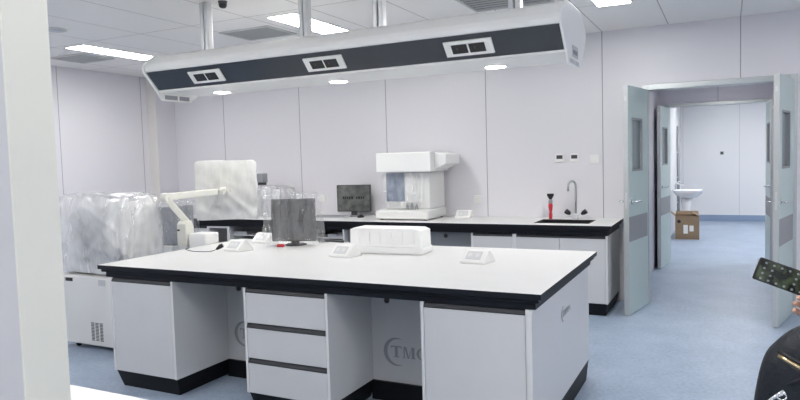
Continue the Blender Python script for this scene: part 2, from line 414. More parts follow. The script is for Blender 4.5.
# socket plates on the band
for xs in (-3.331, -2.328, -1.337):
    c = Vector((xs-BX0, -.2615, .0722)) + nrm*.002
    def slab(a0, a1, b0, b1, h0, h1):
        bmm = B(); vs = []
        for h in (h0, h1):
            for a, b in ((a0, b0), (a1, b0), (a1, b1), (a0, b1)):
                vs.append(bmm.verts.new(c + Vector((a, 0, 0)) + sl*b + nrm*h))
        for f in ((0,3,2,1),(4,5,6,7),(0,1,5,4),(1,2,6,5),(2,3,7,6),(3,0,4,7)): bmm.faces.new([vs[i] for i in f])
        return bmm
    pl = obj('socket_plate', slab(-.148, .148, -.052, .052, 0, .012), 'white', t, .004)
    for a in (-.054, .054):
        s = obj('socket', slab(a-.048, a+.048, -.030, .030, .012, .0145), 'blackp', pl)
        bmm = slab(a-.018, a-.010, -.012, .006, .0145, .016)
        obj('pin_cover', bmm, 'dgrey', pl)
for xs in (-3.525, -2.457, -1.30):
    bm = B(); lathe(bm, [(.070, -.004), (.073, -.003), (.074, 0)], (xs-BX0, .105, -.003), 32); d = obj('downlight', bm, 'white', t)
    bm = B(); lathe(bm, [(.062, -.0055), (.064, -.004)], (xs-BX0, .105, -.003), 32); obj('lens', bm, 'downlight', d)
# posts
first = None
names = ['leftmost', 'second from the left', 'third from the left', 'rightmost']
for i, (x, y) in enumerate(((-3.545, 3.86), (-2.64, 3.86), (-2.05, 3.86), (-1.13, 3.86))):
    lab = 'polished steel hanging post of the service beam, the %s of four' % names[i]
    if first is None:
        first = thing('hanging_post', lab, 'post', (x, y, 2.3475), 0, 'steel posts holding the service beam')
        bm = B(); box(bm, -.037, -.004, -.03, .03, 0, CZ-2.3475); obj('post_profile', bm, 'steel', first, .006)
        bm = B(); box(bm, .004, .037, -.03, .03, 0, CZ-2.3475); obj('post_profile', bm, 'steel', first, .006)
        bm = B(); box(bm, -.004, .004, -.018, .018, 0, CZ-2.3475); obj('groove', bm, 'mgrey', first)
    else:
        dup(first, (x, y, 2.3475), lab)

# ------------------------------------------------------------ cabinets
PZH, CH = .12, .765
def plinth_part(w, d, t, inset=.05, left=True, right=True):
    l = inset*.6 if left else 0; r = inset*.6 if right else 0
    bm = B()
    v = [bm.verts.new(p) for p in ((l, inset, 0), (w-r, inset, 0), (w-r, d, 0), (l, d, 0), (l*.3, .012, PZH), (w-r*.3, .012, PZH), (w-r*.3, d, PZH), (l*.3, d, PZH))]
    for f in ((0,3,2,1),(4,5,6,7),(0,1,5,4),(1,2,6,5),(2,3,7,6),(3,0,4,7)): bm.faces.new([v[i] for i in f])
    return obj('plinth', bm, 'plinth', t)
def carcass(w, d, t, s=.018, CH=.765):
    for x0, x1 in ((0, s), (w-s, w)):
        bm = B(); box(bm, x0, x1, 0, d, PZH, CH); obj('side_panel', bm, 'lam_edge', t, .001)
    bm = B(); box(bm, s, w-s, d-.012, d, PZH, CH); obj('back_panel', bm, 'lam', t)
    bm = B(); box(bm, s, w-s, .02, d-.012, PZH, PZH+.018); obj('bottom_panel', bm, 'lam', t)
def front(t, kind, x0, x1, z0, z1, name):
    g = .002; hz = .030
    bm = B(); box(bm, x0+g, x1-g, 0.001, .019, z0+g, z1-hz); f = obj(name, bm, 'lam', t, .002)
    bm = B(); prism(bm, [(.0, z1-hz), (.019, z1-hz), (.019, z1-.003), (.012, z1-.003), (.006, z1-.008), (-.003, z1-hz+.006)], 0, x0+g, x1-g)
    obj('handle', bm, 'channel', f)
    return f
def cabinet(name, label, loc, w, d, layout, rotz=0, group=None, CH=.765):
    t = thing(name, label, 'cabinet', loc, rotz, group)
    carcass(w, d, t, CH=CH); plinth_part(w, d, t)
    s = .018
    if layout == 'door': front(t, 'door', s, w-s, PZH, CH, 'door')
    elif layout == 'doors':
        front(t, 'door', s, w/2, PZH, CH, 'door'); front(t, 'door', w/2, w-s, PZH, CH, 'door')
    elif layout == 'drawers':
        h = (CH-PZH)/3
        for k in range(3): front(t, 'drawer', s, w-s, PZH+k*h, PZH+(k+1)*h, 'drawer')
    elif layout == 'open':
        bm = B(); box(bm, s, w-s, .03, d-.012, .42, .438); obj('shelf', bm, 'lam', t)
        if w < .5:
            bm = B(); box(bm, s, w-s, .0, .018, CH-.02, CH); obj('top_rail', bm, 'lam_edge', t)
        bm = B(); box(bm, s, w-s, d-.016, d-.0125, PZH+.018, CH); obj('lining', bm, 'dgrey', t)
    return t
YF = 3.047
cabinet('storage_cabinet', 'white single-door cabinet under the left end of the island bench', (-3.764, YF, 0), .579, .51, 'door')
cabinet('drawer_cabinet', 'white three-drawer cabinet with dark handle strips under the middle of the island bench', (-2.6075, YF, 0), .6015, .51, 'drawers')
cabinet('storage_cabinet', 'white single-door cabinet under the right end of the island bench', (-1.430, YF, 0), .578, .51, 'door')
# cabinets on the far side of the island
cabinet('storage_cabinet', 'white door cabinet on the hidden far side of the island bench, left end', (-3.185, 4.458, 0), .579, .84, 'door', pi)
cabinet('storage_cabinet', 'white door cabinet on the hidden far side of the island bench, right end', (-.852, 4.458, 0), .557, .84, 'door', pi)
cabinet('drawer_cabinet', 'white drawer cabinet on the hidden far side of the island bench, middle', (-2.006, 4.458, 0), .6015, .84, 'drawers', pi)

def moon_logo(parent, s, text='TMOON'):
    """Crescent with the letters, in the x-z plane facing -y, origin at the crescent's left."""
    bm = B(); n = 40; ro = .5*s
    o_, i_ = [], []
    for k in range(n+1):
        a = R(62) + R(236)*k/n
        th = .13*s*sin(pi*k/n)+.004*s
        o_.append((ro+ro*cos(a), ro*sin(a))); i_.append((ro+(ro-th)*cos(a)+th*.1, (ro-th)*sin(a)))
    for y in (0, -.001):
        A = [bm.verts.new((p[0], y, p[1])) for p in o_]; C = [bm.verts.new((p[0], y, p[1])) for p in i_]
        for k in range(n): bm.faces.new((A[k], A[k+1], C[k+1], C[k]))
    c = obj('logo_crescent', bm, 'logo', parent)
    bm = B(); H_ = .40*s; x = .29*s; z0 = -.19*s; st = .105*s; th = .03*s
    def q(*pts):
        bm.faces.new([bm.verts.new((p[0], -.001, p[1]+z0)) for p in pts])
    def rect(x0, x1, a0, a1): q((x0, a0), (x1, a0), (x1, a1), (x0, a1))
    for ch in text:
        if ch == 'T':
            w_ = .42*s; rect(x, x+w_, H_-th*1.6, H_); rect(x, x+th, H_-.09*s, H_-th*1.6); rect(x+w_-th, x+w_, H_-.09*s, H_-th*1.6)
            rect(x+w_/2-st/2, x+w_/2+st/2, th, H_-th*1.6); rect(x+w_/2-.11*s, x+w_/2+.11*s, 0, th)
        elif ch == 'M':
            w_ = .50*s; a_, c_ = x+.04*s, x+w_-.04*s
            rect(a_, a_+.045*s, th, H_); rect(c_-st, c_, th, H_); rect(x, x+.12*s, 0, th); rect(c_-st-.03*s, x+w_, 0, th)
            m_ = (a_+c_)/2-.03*s
            q((m_-.03*s, 0), (m_+.03*s, 0), (a_+st+.01*s, H_), (a_+.045*s, H_), (a_+.045*s, H_-.05*s)); q((m_-.0*s, .0), (m_+.035*s, 0), (c_-st, H_-.06*s), (c_-st, H_))
        elif ch == 'N':
            w_ = .42*s; rect(x+.03*s, x+.075*s, 0, H_); rect(x+w_-.075*s, x+w_-.03*s, 0, H_)
            q((x+.075*s, H_), (x+.075*s, H_-.13*s), (x+w_-.075*s, 0), (x+w_-.075*s, .13*s))
        else:
            w_ = .42*s; n_ = 24
            for k in range(n_):
                pts = []
                for kk, (ra, rb) in ((k, (w_/2-.01*s, H_/2)), (k+1, (w_/2-.01*s, H_/2)), (k+1, (w_/2-.11*s, H_/2-.03*s)), (k, (w_/2-.11*s, H_/2-.03*s))):
                    an = 2*pi*kk/n_; pts.append((x+w_/2+ra*cos(an), H_/2+rb*sin(an)))
                q(*pts)
        x += w_+.03*s
    l = obj('logo_letters', bm, 'logo', parent)
    return c, l
KY = 3.545
for x0, x1, lab, lx in ((-3.185, -2.6075, 'white recessed panel of the left knee space, only its logo crescent showing', -3.125),
                        (-2.006, -1.430, 'white recessed back panel of the right knee space with the grey TMO lettering', -1.925)):
    t = thing('knee_panel', lab, 'panel', (x0+.001, KY, 0))
    w = x1-x0-.002
    bm = B(); box(bm, 0, w, 0, .012, .12, CH); obj('panel', bm, 'lam', t)
    bm = B(); box(bm, 0, w, -.02, .012, 0, .12); obj('plinth', bm, 'plinth', t)
    hx = {-3.185: -2.704, -2.006: -1.667}[x0]
    bm = B(); tube(bm, [(hx-x0, 3.12-KY, CH), (hx-x0, 3.12-KY, CH-.034), (hx-x0, 3.12-KY, CH-.042)], [.014, .015, .009], 14); obj('lock_stud', bm, 'blackp', t)
    c, l = moon_logo(t, .178)
    for q in (c, l): q.location = (lx-x0, -.0005, .314)
t = thing('end_panel', 'tall white side panel closing the right end of the island bench, small logo on it', 'panel', (-.834, 3.028, 0))
bm = B(); box(bm, -.018, 0, 0, 1.435, PZH, CH); obj('panel', bm, 'lam_edge', t, .001)
bm = B()
v = [bm.verts.new(p) for p in ((-.018, .08, 0), (-.04, .08, 0), (-.04, 1.40, 0), (-.018, 1.40, 0), (-.018, .012, PZH), (-.002, .012, PZH), (-.002, 1.495, PZH), (-.018, 1.495, PZH))]
bm.free(); bm = B(); prism(bm, [(.08, 0), (1.34, 0), (1.428, PZH), (.012, PZH)], 0, -.016, -.004); obj('plinth', bm, 'plinth', t)
c, l = moon_logo(t, .09)
for q in (c, l): q.rotation_euler = (0, 0, pi/2); q.location = (.0005, .62, .60)

def worktop(name, label, x0, x1, y0, y1, h=.085, top='top', hole=None):
    t = thing(name, label, 'worktop', (x0, y0, .85-h))
    w, d = x1-x0, y1-y0
    rects = [(0, w, 0, d)]
    if hole:
        hx0, hx1, hy0, hy1 = hole[0]-x0, hole[1]-x0, hole[2]-y0, hole[3]-y0
        rects = [(0, hx0, 0, d), (hx1, w, 0, d), (hx0, hx1, 0, hy0), (hx0, hx1, hy1, d)]
    bm = B()
    for a in rects: box(bm, a[0], a[1], a[2], a[3], h-.028, h)
    bmesh.ops.recalc_face_normals(bm, faces=bm.faces)
    for f in bm.faces: f.material_index = 0 if f.normal.z > .5 else 1
    obj('slab', bm, [top, 'black'], t, 0 if hole else .0015)
    for i, z0, z1 in ((.016, h-.048, h-.028), (.036, 0, h-.048)):
        bm = B()
        for a in ((i, w-i, i, i+.05), (i, w-i, d-i-.05, d-i), (i, i+.05, i+.05, d-i-.05), (w-i-.05, w-i, i+.05, d-i-.05)): box(bm, a[0], a[1], a[2], a[3], z0, z1)
        obj('edge_rail', bm, 'black', t, .002)
    return t
worktop('island_worktop', 'long white island worktop with black edge in the middle of the room', -3.8335, -.783, 3.011, 4.494)

# ------------------------------------------------------------ wall counter
CX0, CX1, CYF = -6.32, -.934, 6.107
worktop('rear_worktop', 'long white worktop with black edge along the rear wall', CX0, CX1, CYF, WY-.001, h=.095, hole=(-1.68, -1.175, 6.30, 6.63))
RH = .755; YC = 6.147; D = WY-.005-YC
cabinet('storage_cabinet', 'white door cabinet at the left end of the rear wall counter', (-6.284, YC, 0), .515, D, 'door', CH=RH)
cabinet('open_cabinet', 'narrow white open cubby with dark inside, rear wall counter', (-5.767, YC, 0), .32, D, 'open', CH=RH)
t = cabinet('open_cabinet', 'wide open-front shelf unit of the rear counter behind the wrapped island monitor', (-5.445, YC, 0), .80, D, 'open', CH=RH)
t2 = cabinet('open_cabinet', 'wide open-front shelf unit of the rear counter left of the white foam block', (-4.643, YC, 0), .85, D, 'open', CH=RH)
for q, w in ((t, .80), (t2, .85)):
    bm = B(); box(bm, .019, w-.019, .06, .30, .640, .653); obj('upper_shelf', bm, 'lgrey', q)
def tray(x, w, lab, m='lgrey'):
    t = thing('storage_tray', lab, 'tray', (x, 6.215, .653), 0, 'trays on the open shelves')
    bm = B(); box(bm, 0, w, 0, .2, 0, .006); box(bm, 0, .006, 0, .2, .006, .035); box(bm, w-.006, w, 0, .2, .006, .035); box(bm, .006, w-.006, 0, .006, .006, .035); box(bm, .006, w-.006, .194, .2, .006, .035)
    obj('tray_body', bm, m, t)
tray(-5.42, .20, 'pale grey tray on the open shelf left of the wrapped island monitor')
tray(-4.05, .22, 'pale grey tray on the open shelf just left of the foam block')
t = thing('knee_panel', 'grey recessed panel with a black cable hole under the rear counter', 'panel', (-3.79, 6.24, 0))
bm = B(); box(bm, 0, 1.488, 0, .012, .12, RH); obj('panel', bm, 'greylam', t)
bm = B(); box(bm, 0, 1.488, -.02, .012, 0, .12); obj('plinth', bm, 'plinth', t)
bm = B(); lathe(bm, [(.022, -.004), (.022, .004)], (1.18, -.004, .705), 18, 'y'); obj('cable_hole', bm, 'blackp', t)
cabinet('storage_cabinet', 'white single-door cabinet under the rear counter, right of the grey knee panel', (-2.30, YC, 0), .447, D, 'door', CH=RH)
cabinet('storage_cabinet', 'white two-door cabinet under the sink at the right end of the rear counter', (-1.852, YC, 0), .877, D, 'doors', CH=RH)

# sink, taps, brush
t = thing('sink', 'black rectangular sink basin set into the rear counter', 'sink', (-1.4275, 6.465, .85))
bm = B()
w, d, h = .2515, .164, .22
for a in ((-w, w, -d, -d+.012), (-w, w, d-.012, d), (-w, -w+.012, -d+.012, d-.012), (w-.012, w, -d+.012, d-.012)): box(bm, a[0], a[1], a[2], a[3], -h, -.004)
box(bm, -w, w, -d, d, -h-.012, -h); obj('basin', bm, 'blackp', t)
bm = B()
for a in ((-w-.012, w+.012, -d-.012, -d+.004), (-w-.012, w+.012, d-.004, d+.012), (-w-.012, -w+.004, -d+.004, d-.004), (w-.004, w+.012, -d+.004, d-.004)): box(bm, a[0], a[1], a[2], a[3], 0, .003)
obj('rim', bm, 'black', t)
bm = B(); lathe(bm, [(.022, -h), (.022, -h+.004)], n=18); obj('drain', bm, 'steel', t)
t = thing('laboratory_faucet', 'tall grey gooseneck faucet with two black knobs behind the sink', 'faucet', (-1.376, 6.735, .85))
bm = B(); lathe(bm, [(.032, 0), (.032, .012), (.02, .03), (.014, .06)], n=20); obj('base', bm, 'steel', t, smooth=False)
sp = [(0, 0, .06), (0, 0, .20), (0, 0, .32)] + [(-.032+.032*cos(a), -.03*(1-cos(a)), .345+.045*sin(a)) for a in [R(x) for x in range(0, 181, 20)]] + [(-.064, -.06, .29)]
bm = B(); tube(bm, sp, .0115, 12); obj('spout', bm, 'alu', t, smooth=True)
bm = B(); tube(bm, [(0, 0, .03), (-.06, 0, .055)], .009); tube(bm, [(0, 0, .03), (.06, 0, .055)], .009); obj('valve_body', bm, 'steel', t)
for s in (-1, 1):
    bm = B(); tube(bm, [(s*.055, 0, .05), (s*.075, 0, .065), (s*.105, 0, .085)], [.012, .024, .026], 14); obj('knob', bm, 'blackp', t)
t = thing('bottle_brush', 'upright red and black brush standing left of the faucet', 'brush', (-1.631, 6.72, .85))
bm = B(); lathe(bm, [(.018, 0), (.018, .05), (.012, .07)], n=16); obj('foot', bm, 'red', t, smooth=True)
bm = B(); lathe(bm, [(.012, .07), (.019, .10), (.023, .14), (.019, .16)], n=16); obj('body', bm, 'red', t, smooth=True)
bm = B(); lathe(bm, [(.019, .16), (.023, .185), (.013, .205)], n=16); obj('neck', bm, 'mgrey', t, smooth=True)
bm = B(); lathe(bm, [(.013, .205), (.034, .238), (.036, .262)], n=16); obj('head', bm, 'blackp', t)

# wall fittings
def plate(name, label, cat, x, z, w, h, face=None, group=None):
    t = thing(name, label, cat, (x, WY, z), 0, group)
    bm = B(); box(bm, -w/2, w/2, -.012, 0, -h/2, h/2); obj('plate', bm, 'white', t, .003)
    if face == 'dark':
        bm = B(); box(bm, -w*.36, w*.36, -.015, -.012, -h*.12, h*.32); obj('display', bm, 'dgrey', t)
    else:
        bm = B(); box(bm, -w*.28, w*.28, -.0145, -.012, -h*.28, h*.28); obj('face', bm, 'white', t, .001)
    return t
plate('thermostat', 'square white thermostat with dark display on the rear wall, left of the pair', 'thermostat', -1.57, 1.478, .086, .086, 'dark', 'wall thermostats')
plate('thermostat', 'square white thermostat with dark display on the rear wall, right of the pair', 'thermostat', -1.417, 1.477, .086, .086, 'dark', 'wall thermostats')
plate('light_switch', 'plain white light switch on the rear wall nearest the doors', 'switch', -1.215, 1.456, .09, .09)
plate('wall_socket', 'white wall socket above the rear counter right of the white analyser', 'socket', -2.488, 1.042, .086, .086, None)
plate('wall_socket', 'white wall socket above the rear counter left of the small monitor', 'socket', -4.553, 1.052, .086, .086, None)

# ------------------------------------------------------------ sloped bench sockets
def bench_socket(loc, rotz, label):
    t = thing('bench_socket', label, 'socket', loc, rotz, 'wedge-shaped bench sockets')
    bm = B()
    prism(bm, [(-.085, 0), (.085, 0), (.085, .018), (.022, .088), (-.005, .088), (-.085, .018)], 0, -.097, .097)
    b = obj('housing', bm, 'white', t, .006)
    u = Vector((0, .08, .07)).normalized(); n = Vector((0, -.07, .08)).normalized(); c = Vector((0, -.045, .053))
    for a0, a1 in ((-.06, .06),):
        bmm = B(); vs = []
        for h in (0, .004):
            for a, q in ((a0, -.036), (a1, -.036), (a1, .036), (a0, .036)): vs.append(bmm.verts.new(c+Vector((a, 0, 0))+u*q+n*h))
        for f in ((0,3,2,1),(4,5,6,7),(0,1,5,4),(1,2,6,5),(2,3,7,6),(3,0,4,7)): bmm.faces.new([vs[i] for i in f])
        f_ = obj('faceplate', bmm, 'lam_edge', t, .0015)
    for a in (-.03, .03):
        bmm = B(); vs = []
        for h in (.004, .0055):
            for k in range(14):
                vs.append(bmm.verts.new(c+Vector((a+.018*cos(2*pi*k/14), 0, 0))+u*.018*sin(2*pi*k/14)+n*h))
        bmm.faces.new(vs[:14][::-1]); bmm.faces.new(vs[14:])
        for k in range(14): bmm.faces.new((vs[k], vs[(k+1) % 14], vs[14+(k+1) % 14], vs[14+k]))
        obj('outlet', bmm, 'outlet', f_)
    t.scale = (.88, .88, .92)
    return t
s1 = bench_socket((-1.395, 3.835, .85), R(-9), 'white wedge-shaped bench socket standing alone at the right of the island')
dup(s1, (-2.36, 3.83, .85), 'white wedge-shaped bench socket at the front left corner of the foam block', R(-9))
dup(s1, (-3.33, 3.86, .85), 'white wedge-shaped bench socket with a black plug, left part of the island', R(-9))
dup(s1, (-3.446, 4.33, .85), 'white wedge-shaped bench socket just left of the wrapped island monitor', R(-9))
dup(s1, (-2.591, 6.73, .85), 'small wedge-shaped bench socket on the rear counter right of the analyser', R(8))

# plug and cord
t = thing('power_plug', 'black plug with cord lying against the left bench socket', 'plug', (-3.445, 3.80, .85))
bm = B(); tube(bm, [(-.028, -.020, .016), (-.004, -.006, .036), (.014, .004, .045)], [.008, .017, .016], 12); obj('plug_body', bm, 'blackp', t)
bm = B(); tube(bm, smoothpath([(-.026, -.018, .016), (-.06, -.05, .003), (-.12, -.085, .003), (-.23, -.075, .003), (-.36, -.005, .003), (-.37, .04, .003)]), .0028, 8); obj('cord', bm, 'dgrey', t, smooth=True)
# ------------------------------------------------------------ foam block on the island
t = thing('foam_block', 'bright white foam packing block standing in the middle of the island', 'foam block', (-2.145, 4.10, .85), R(3))
bm = B(); box(bm, -.275, .285, -.10, .10, 0, .05); obj('lower_slab', bm, 'foam', t, .01)
bm = B(); prism(bm, [(-.275, .05), (.275, .05), (.272, .163), (.235, .178), (-.245, .180), (-.272, .170)], 1, -.092, .092)
for k in range(6): box(bm, -.24+k*.085, -.20+k*.085, -.098, -.092, .07, .16)
obj('upper_slab', bm, 'foam', t, .008)

# ------------------------------------------------------------ film wraps
def wrap(name, c, s, seed, m, parent, amp=.02, n=26, k=5, flare=.0, bottom=True, taper=0, knot=0):
    """Loose film bag over a box of half-sizes s centred on c: creased closed shell, open below."""
    bm = B(); bmesh.ops.create_cube(bm, size=2)
    bmesh.ops.subdivide_edges(bm, edges=bm.edges[:], cuts=n, use_grid_fill=True)
    for v in bm.verts:
        p = v.co.copy(); q = Vector([math.copysign(abs(x)**1, x) for x in p])
        l = (abs(q.x)**k+abs(q.y)**k+abs(q.z)**k)**(1/k)
        q = q/l*1.02
        q = Vector((q.x*s[0], q.y*s[1], q.z*s[2]))
        low = (1-(p.z+1)/2)
        q.x *= 1+flare*low**2; q.y *= 1+flare*low**2
        d = Vector((p.x/s[0], p.y/s[1], p.z/s[2])).normalized()
        w = Vector((q.x*3, q.y*3, q.z*3)) + Vector((seed*7.3, seed*1.9, 0))
        a = noise.noise(w*.8)*1.2
        # folds: ridged noise stretched diagonally
        w2 = Vector((q.x*5+q.z*5, q.y*5+q.z*3, (q.z-q.x)*1.1)) + Vector((seed*3.1, 0, seed))
        rdg = 1-abs(noise.noise(w2))*2.6
        w3 = Vector(((q.x-q.z)*9, q.y*9, (q.z+q.x)*2.0)) + Vector((0, seed*2.2, seed))
        rd3 = 1-abs(noise.noise(w3))*2.4
        q += d*amp*(a*.5+rdg*.55+rd3*.40)
        v.co = q + Vector(c)
    if bottom:
        low = [f for f in bm.faces if f.calc_center_median().z < c[2]-s[2]*.93 and f.normal.z < -.6]
        bmesh.ops.delete(bm, geom=low, context='FACES')
    zb = c[2]-s[2]
    for v in bm.verts: v.co.z = max(v.co.z, zb)
    return obj(name, bm, m, parent, smooth=True)

# big analyser at left, wrapped in film, on a wheeled cabinet
t = thing('wheeled_cabinet', 'white wheeled instrument cabinet with vent slots, left of the island', 'cabinet', (-5.086, 3.605, 0))
bm = B(); box(bm, 0, .77, 0, .44, .042, .618); obj('body', bm, 'device', t, .012)
for i, zz in enumerate(range(13)):
    pass
bm = B()
for r_ in range(13):
    for c_ in range(3): box(bm, .385+c_*.052, .42+c_*.052, -.003, 0, .088+r_*.012, .0935+r_*.012)
obj('vent_slots', bm, 'dgrey', t)
bm = B(); box(bm, .10, .185, -.004, 0, .570, .598); obj('recess', bm, 'blackp', t)
bm = B(); box(bm, .50, .58, -.004, 0, .55, .60); obj('plate', bm, 'lgrey', t, .002)
for x, y in ((.14, .06), (.69, .06), (.14, .38), (.69, .38)):
    bm = B(); lathe(bm, [(.018, -.012), (.021, -.008), (.021, .008), (.018, .012)], (x, y, .021), 18, 'x'); cs = obj('caster', bm, 'blackp', t)
    bm = B(); box(bm, x-.022, x+.022, y-.015, y+.015, .040, .044); obj('fork', bm, 'dgrey', cs)
t = thing('wrapped_analyser', 'large white and grey analyser under crinkled clear film at left, on the wheeled cabinet', 'analyser', (-5.10, 3.64, .62))
bm = B(); box(bm, .02, .76, .02, .37, .012, .10); obj('base', bm, 'device', t, .015)
bm = B(); box(bm, .02, .50, .10, .37, .10, .54); obj('grey_housing', bm, 'lgrey', t, .03)
bm = B(); box(bm, .14, .44, .085, .10, .20, .46); obj('window_panel', bm, 'mgrey', t, .02)
bm = B(); box(bm, .52, .75, .04, .37, .14, .60); obj('white_housing', bm, 'white', t, .03)
bm = B(); box(bm, .40, .72, .0, .02, .06, .24); obj('lower_grey_panel', bm, 'mgrey', t, .006)
bm = B()
for k in range(3): box(bm, .45+k*.04, .47+k*.04, -.004, 0, .12, .17)
obj('marking', bm, 'lgrey', t)
wrap('film_cover', (.385, .20, .335), (.405, .205, .325), 2, 'film', t, .022, 44, 12, .05)

# second wrapped grey unit behind the arm
t = thing('wrapped_grey_unit', 'small grey unit in striped clear film behind the white arm', 'instrument', (-5.17, 4.97, 0))
bm = B(); box(bm, -.18, .16, -.15, .2, 0, .70); obj('stand', bm, 'device', t, .01)
bm = B(); box(bm, -.17, .15, -.12, .18, .70, 1.10); obj('housing', bm, 'mgrey', t, .015)
wrap('film_cover', (-.01, .03, .93), (.21, .19, .225), 9, 'film_clear', t, .02, 22, 6)

# white box beside the island with articulated arm
t = thing('white_instrument_box', 'low white box-shaped unit standing beside the left end of the island', 'instrument', (-4.175, 4.43, 0))
bm = B(); box(bm, .135, .325, -.36, -.20, .10, .94); obj('housing', bm, 'white', t, .012)
bm = B(); box(bm, .17, .33, -.36, -.21, 0, .10); obj('foot', bm, 'dgrey', t)
t = thing('articulated_arm', 'ivory articulated support arm rising from the left side and reaching right', 'support arm', (-4.10, 4.10, .93))
bm = B(); prism(bm, [(-.05, -.09), (.05, -.09), (.05, .06), (.03, .115), (-.02, .115), (-.05, .09)], 0, -.05, .05); obj('base', bm, 'ivory', t, .008)
bm = B(); box(bm, -.045, .045, -.045, .045, -.93, -.09); obj('column', bm, 'device', t, .008)
bm = B(); beam_between(bm, (0, .02, .10), (-.10, -.10, .31), .062, .055); obj('lower_arm', bm, 'ivory', t, .01)
bm = B(); lathe(bm, [(.036, -.032), (.040, -.026), (.040, .026), (.036, .032)], (-.10, -.10, .315), 22, 'x'); obj('elbow', bm, 'ivory', t, smooth=False)
bm = B(); beam_between(bm, (-.10, -.09, .320), (-.25, .66, .322), .066, .06); obj('upper_arm', bm, 'ivory', t, .01)
bm = B(); box(bm, -.04, -.015, -.054, -.050, .03, .045); obj('port', bm, 'blackp', t)
# monitor carried by the arm in milky film
t = thing('bagged_monitor', 'monitor in a milky white plastic bag carried by the ivory arm', 'monitor', (-4.34, 4.90, 1.02), R(32))
bm = B(); box(bm, -.27, .27, -.02, .02, .14, .47); obj('screen_back', bm, 'white', t, .012)
bm = B(); box(bm, -.06, .06, -.05, -.02, .22, .36); obj('mount_plate', bm, 'ivory', t, .006)
bm = B(); beam_between(bm, (-.03, -.15, .23), (-.02, -.045, .25), .05, .05); obj('mount_joint', bm, 'ivory', t, .006)
bm = B(); prism(bm, [(-.16, .10), (-.04, .015), (.16, .03), (.20, .10)], 1, -.015, .015); obj('lower_bezel', bm, 'bluewin', t)
wrap('plastic_bag', (0, 0, .235), (.285, .042, .285), 5, 'film_milky', t, .012, 28, 14, 0)

# wrapped monitor standing on the island (back turned to us)
t = thing('wrapped_monitor', 'dark grey monitor back in shiny clear film standing on the island', 'monitor', (-3.083, 4.266, .85), R(16))
bm = B(); box(bm, -.195, .17, -.03, .02, .030, .372); mo = obj('monitor_back', bm, 'monitor_grey', t, .012)
bm = B(); box(bm, -.185, .16, .02, .026, .055, .355); obj('screen', bm, 'dgrey', t)
for a in (-.14, .015):
    bm = B(); box(bm, a, a+.115, -.036, -.030, .192, .207); obj('vent_slot', bm, 'blackp', mo, .002)
bm = B(); box(bm, -.03, .03, -.025, .01, .012, .06); obj('neck', bm, 'dgrey', t)
bm = B(); lathe(bm, [(.085, 0), (.085, .008), (.07, .012)], n=32); obj('foot', bm, 'dgrey', t)
wrap('film_bag', (-.015, 0, .205), (.215, .075, .203), 4, 'film_clear', t, .024, 36, 9, .10)
bm = B(); tube(bm, smoothpath([(-.20, -.02, .33), (-.245, -.02, .42), (-.225, -.01, .455), (-.19, 0, .41)]), [.03]*4+[.026]*5+[.016]*4+[.02]*5+[.03], 10) ; obj('film_knot', bm, 'film_clear', t, smooth=True)
tag(obj('red_connector', (lambda b: (tube(b, [(-3.15, 4.11, .862), (-3.095, 4.12, .862)], .012, 10), b)[1])(B()), 'red'), 'small red connector lying at the foot of the wrapped island monitor', 'connector')
t = thing('dark_cable_end', 'short dark cable end on the island between the monitor and foam block', 'cable', (-2.935, 4.475, .85))
bm = B(); tube(bm, smoothpath([(-.03, -.06, .016), (.03, -.03, .018), (.10, -.02, .014), (.17, 0, .011)]), [.014]*8+[.010]*11, 10); obj('sleeve', bm, 'dgrey', t, smooth=True)

# ------------------------------------------------------------ things on the rear counter
# small monitor, keyboard, mouse
t = thing('desk_monitor', 'small dark square monitor in dull film on the rear counter beside the analyser', 'monitor', (-3.989, 6.72, .85), R(8))
bm = B(); box(bm, -.215, .215, -.02, .02, .055, .375); mo = obj('monitor_body', bm, 'dgrey', t, .006)
bm = B(); box(bm, -.207, .207, -.023, -.020, .065, .367); obj('screen', bm, 'screen', mo)
bm = B()
xx = -.135; random.seed(3)
for k in range(9):
    w = random.choice((.020, .026, .018)); box(bm, xx, xx+w, -.0245, -.023, .205, .238); xx += w+.008 + (.03 if k == 4 else 0)
    if k in (4, 8): obj('sticker_print', bm, 'blackp', mo); bm = B()
bm.free()
bm = B(); box(bm, -.035, .035, -.015, .01, .012, .08); obj('neck', bm, 'dgrey', t)
bm = B(); lathe(bm, [(.13, 0), (.13, .008), (.11, .012)], n=32); obj('foot', bm, 'mgrey', t)
t = thing('keyboard', 'grey keyboard in front of the small monitor on the rear counter', 'keyboard', (-4.181, 6.49, .85), R(6))
bm = B(); prism(bm, [(-.075, 0), (.075, 0), (.075, .022), (-.075, .012)], 0, -.22, .22); obj('case', bm, 'lgrey', t, .003)
for r_ in range(4):
    bm = B()
    for c_ in range(14): box(bm, -.205+c_*.0295, -.18+c_*.0295, -.062+r_*.032, -.036+r_*.032, .013+r_*.002, .021+r_*.0022)
    obj('key_row', bm, 'mgrey', t)
t = thing('mouse', 'black computer mouse right of the keyboard on the rear counter', 'mouse', (-3.817, 6.57, .85))
bm = B(); bmesh.ops.create_uvsphere(bm, u_segments=20, v_segments=12, radius=1)
for v in bm.verts: v.co = Vector((v.co.x*.035, v.co.y*.055, max(0, v.co.z)*.034))
obj('shell', bm, 'blackp', t, smooth=True)
bm = B(); lathe(bm, [(.008, -.004), (.008, .004)], (0, -.028, .030), 12, 'x'); obj('wheel', bm, 'mgrey', t)

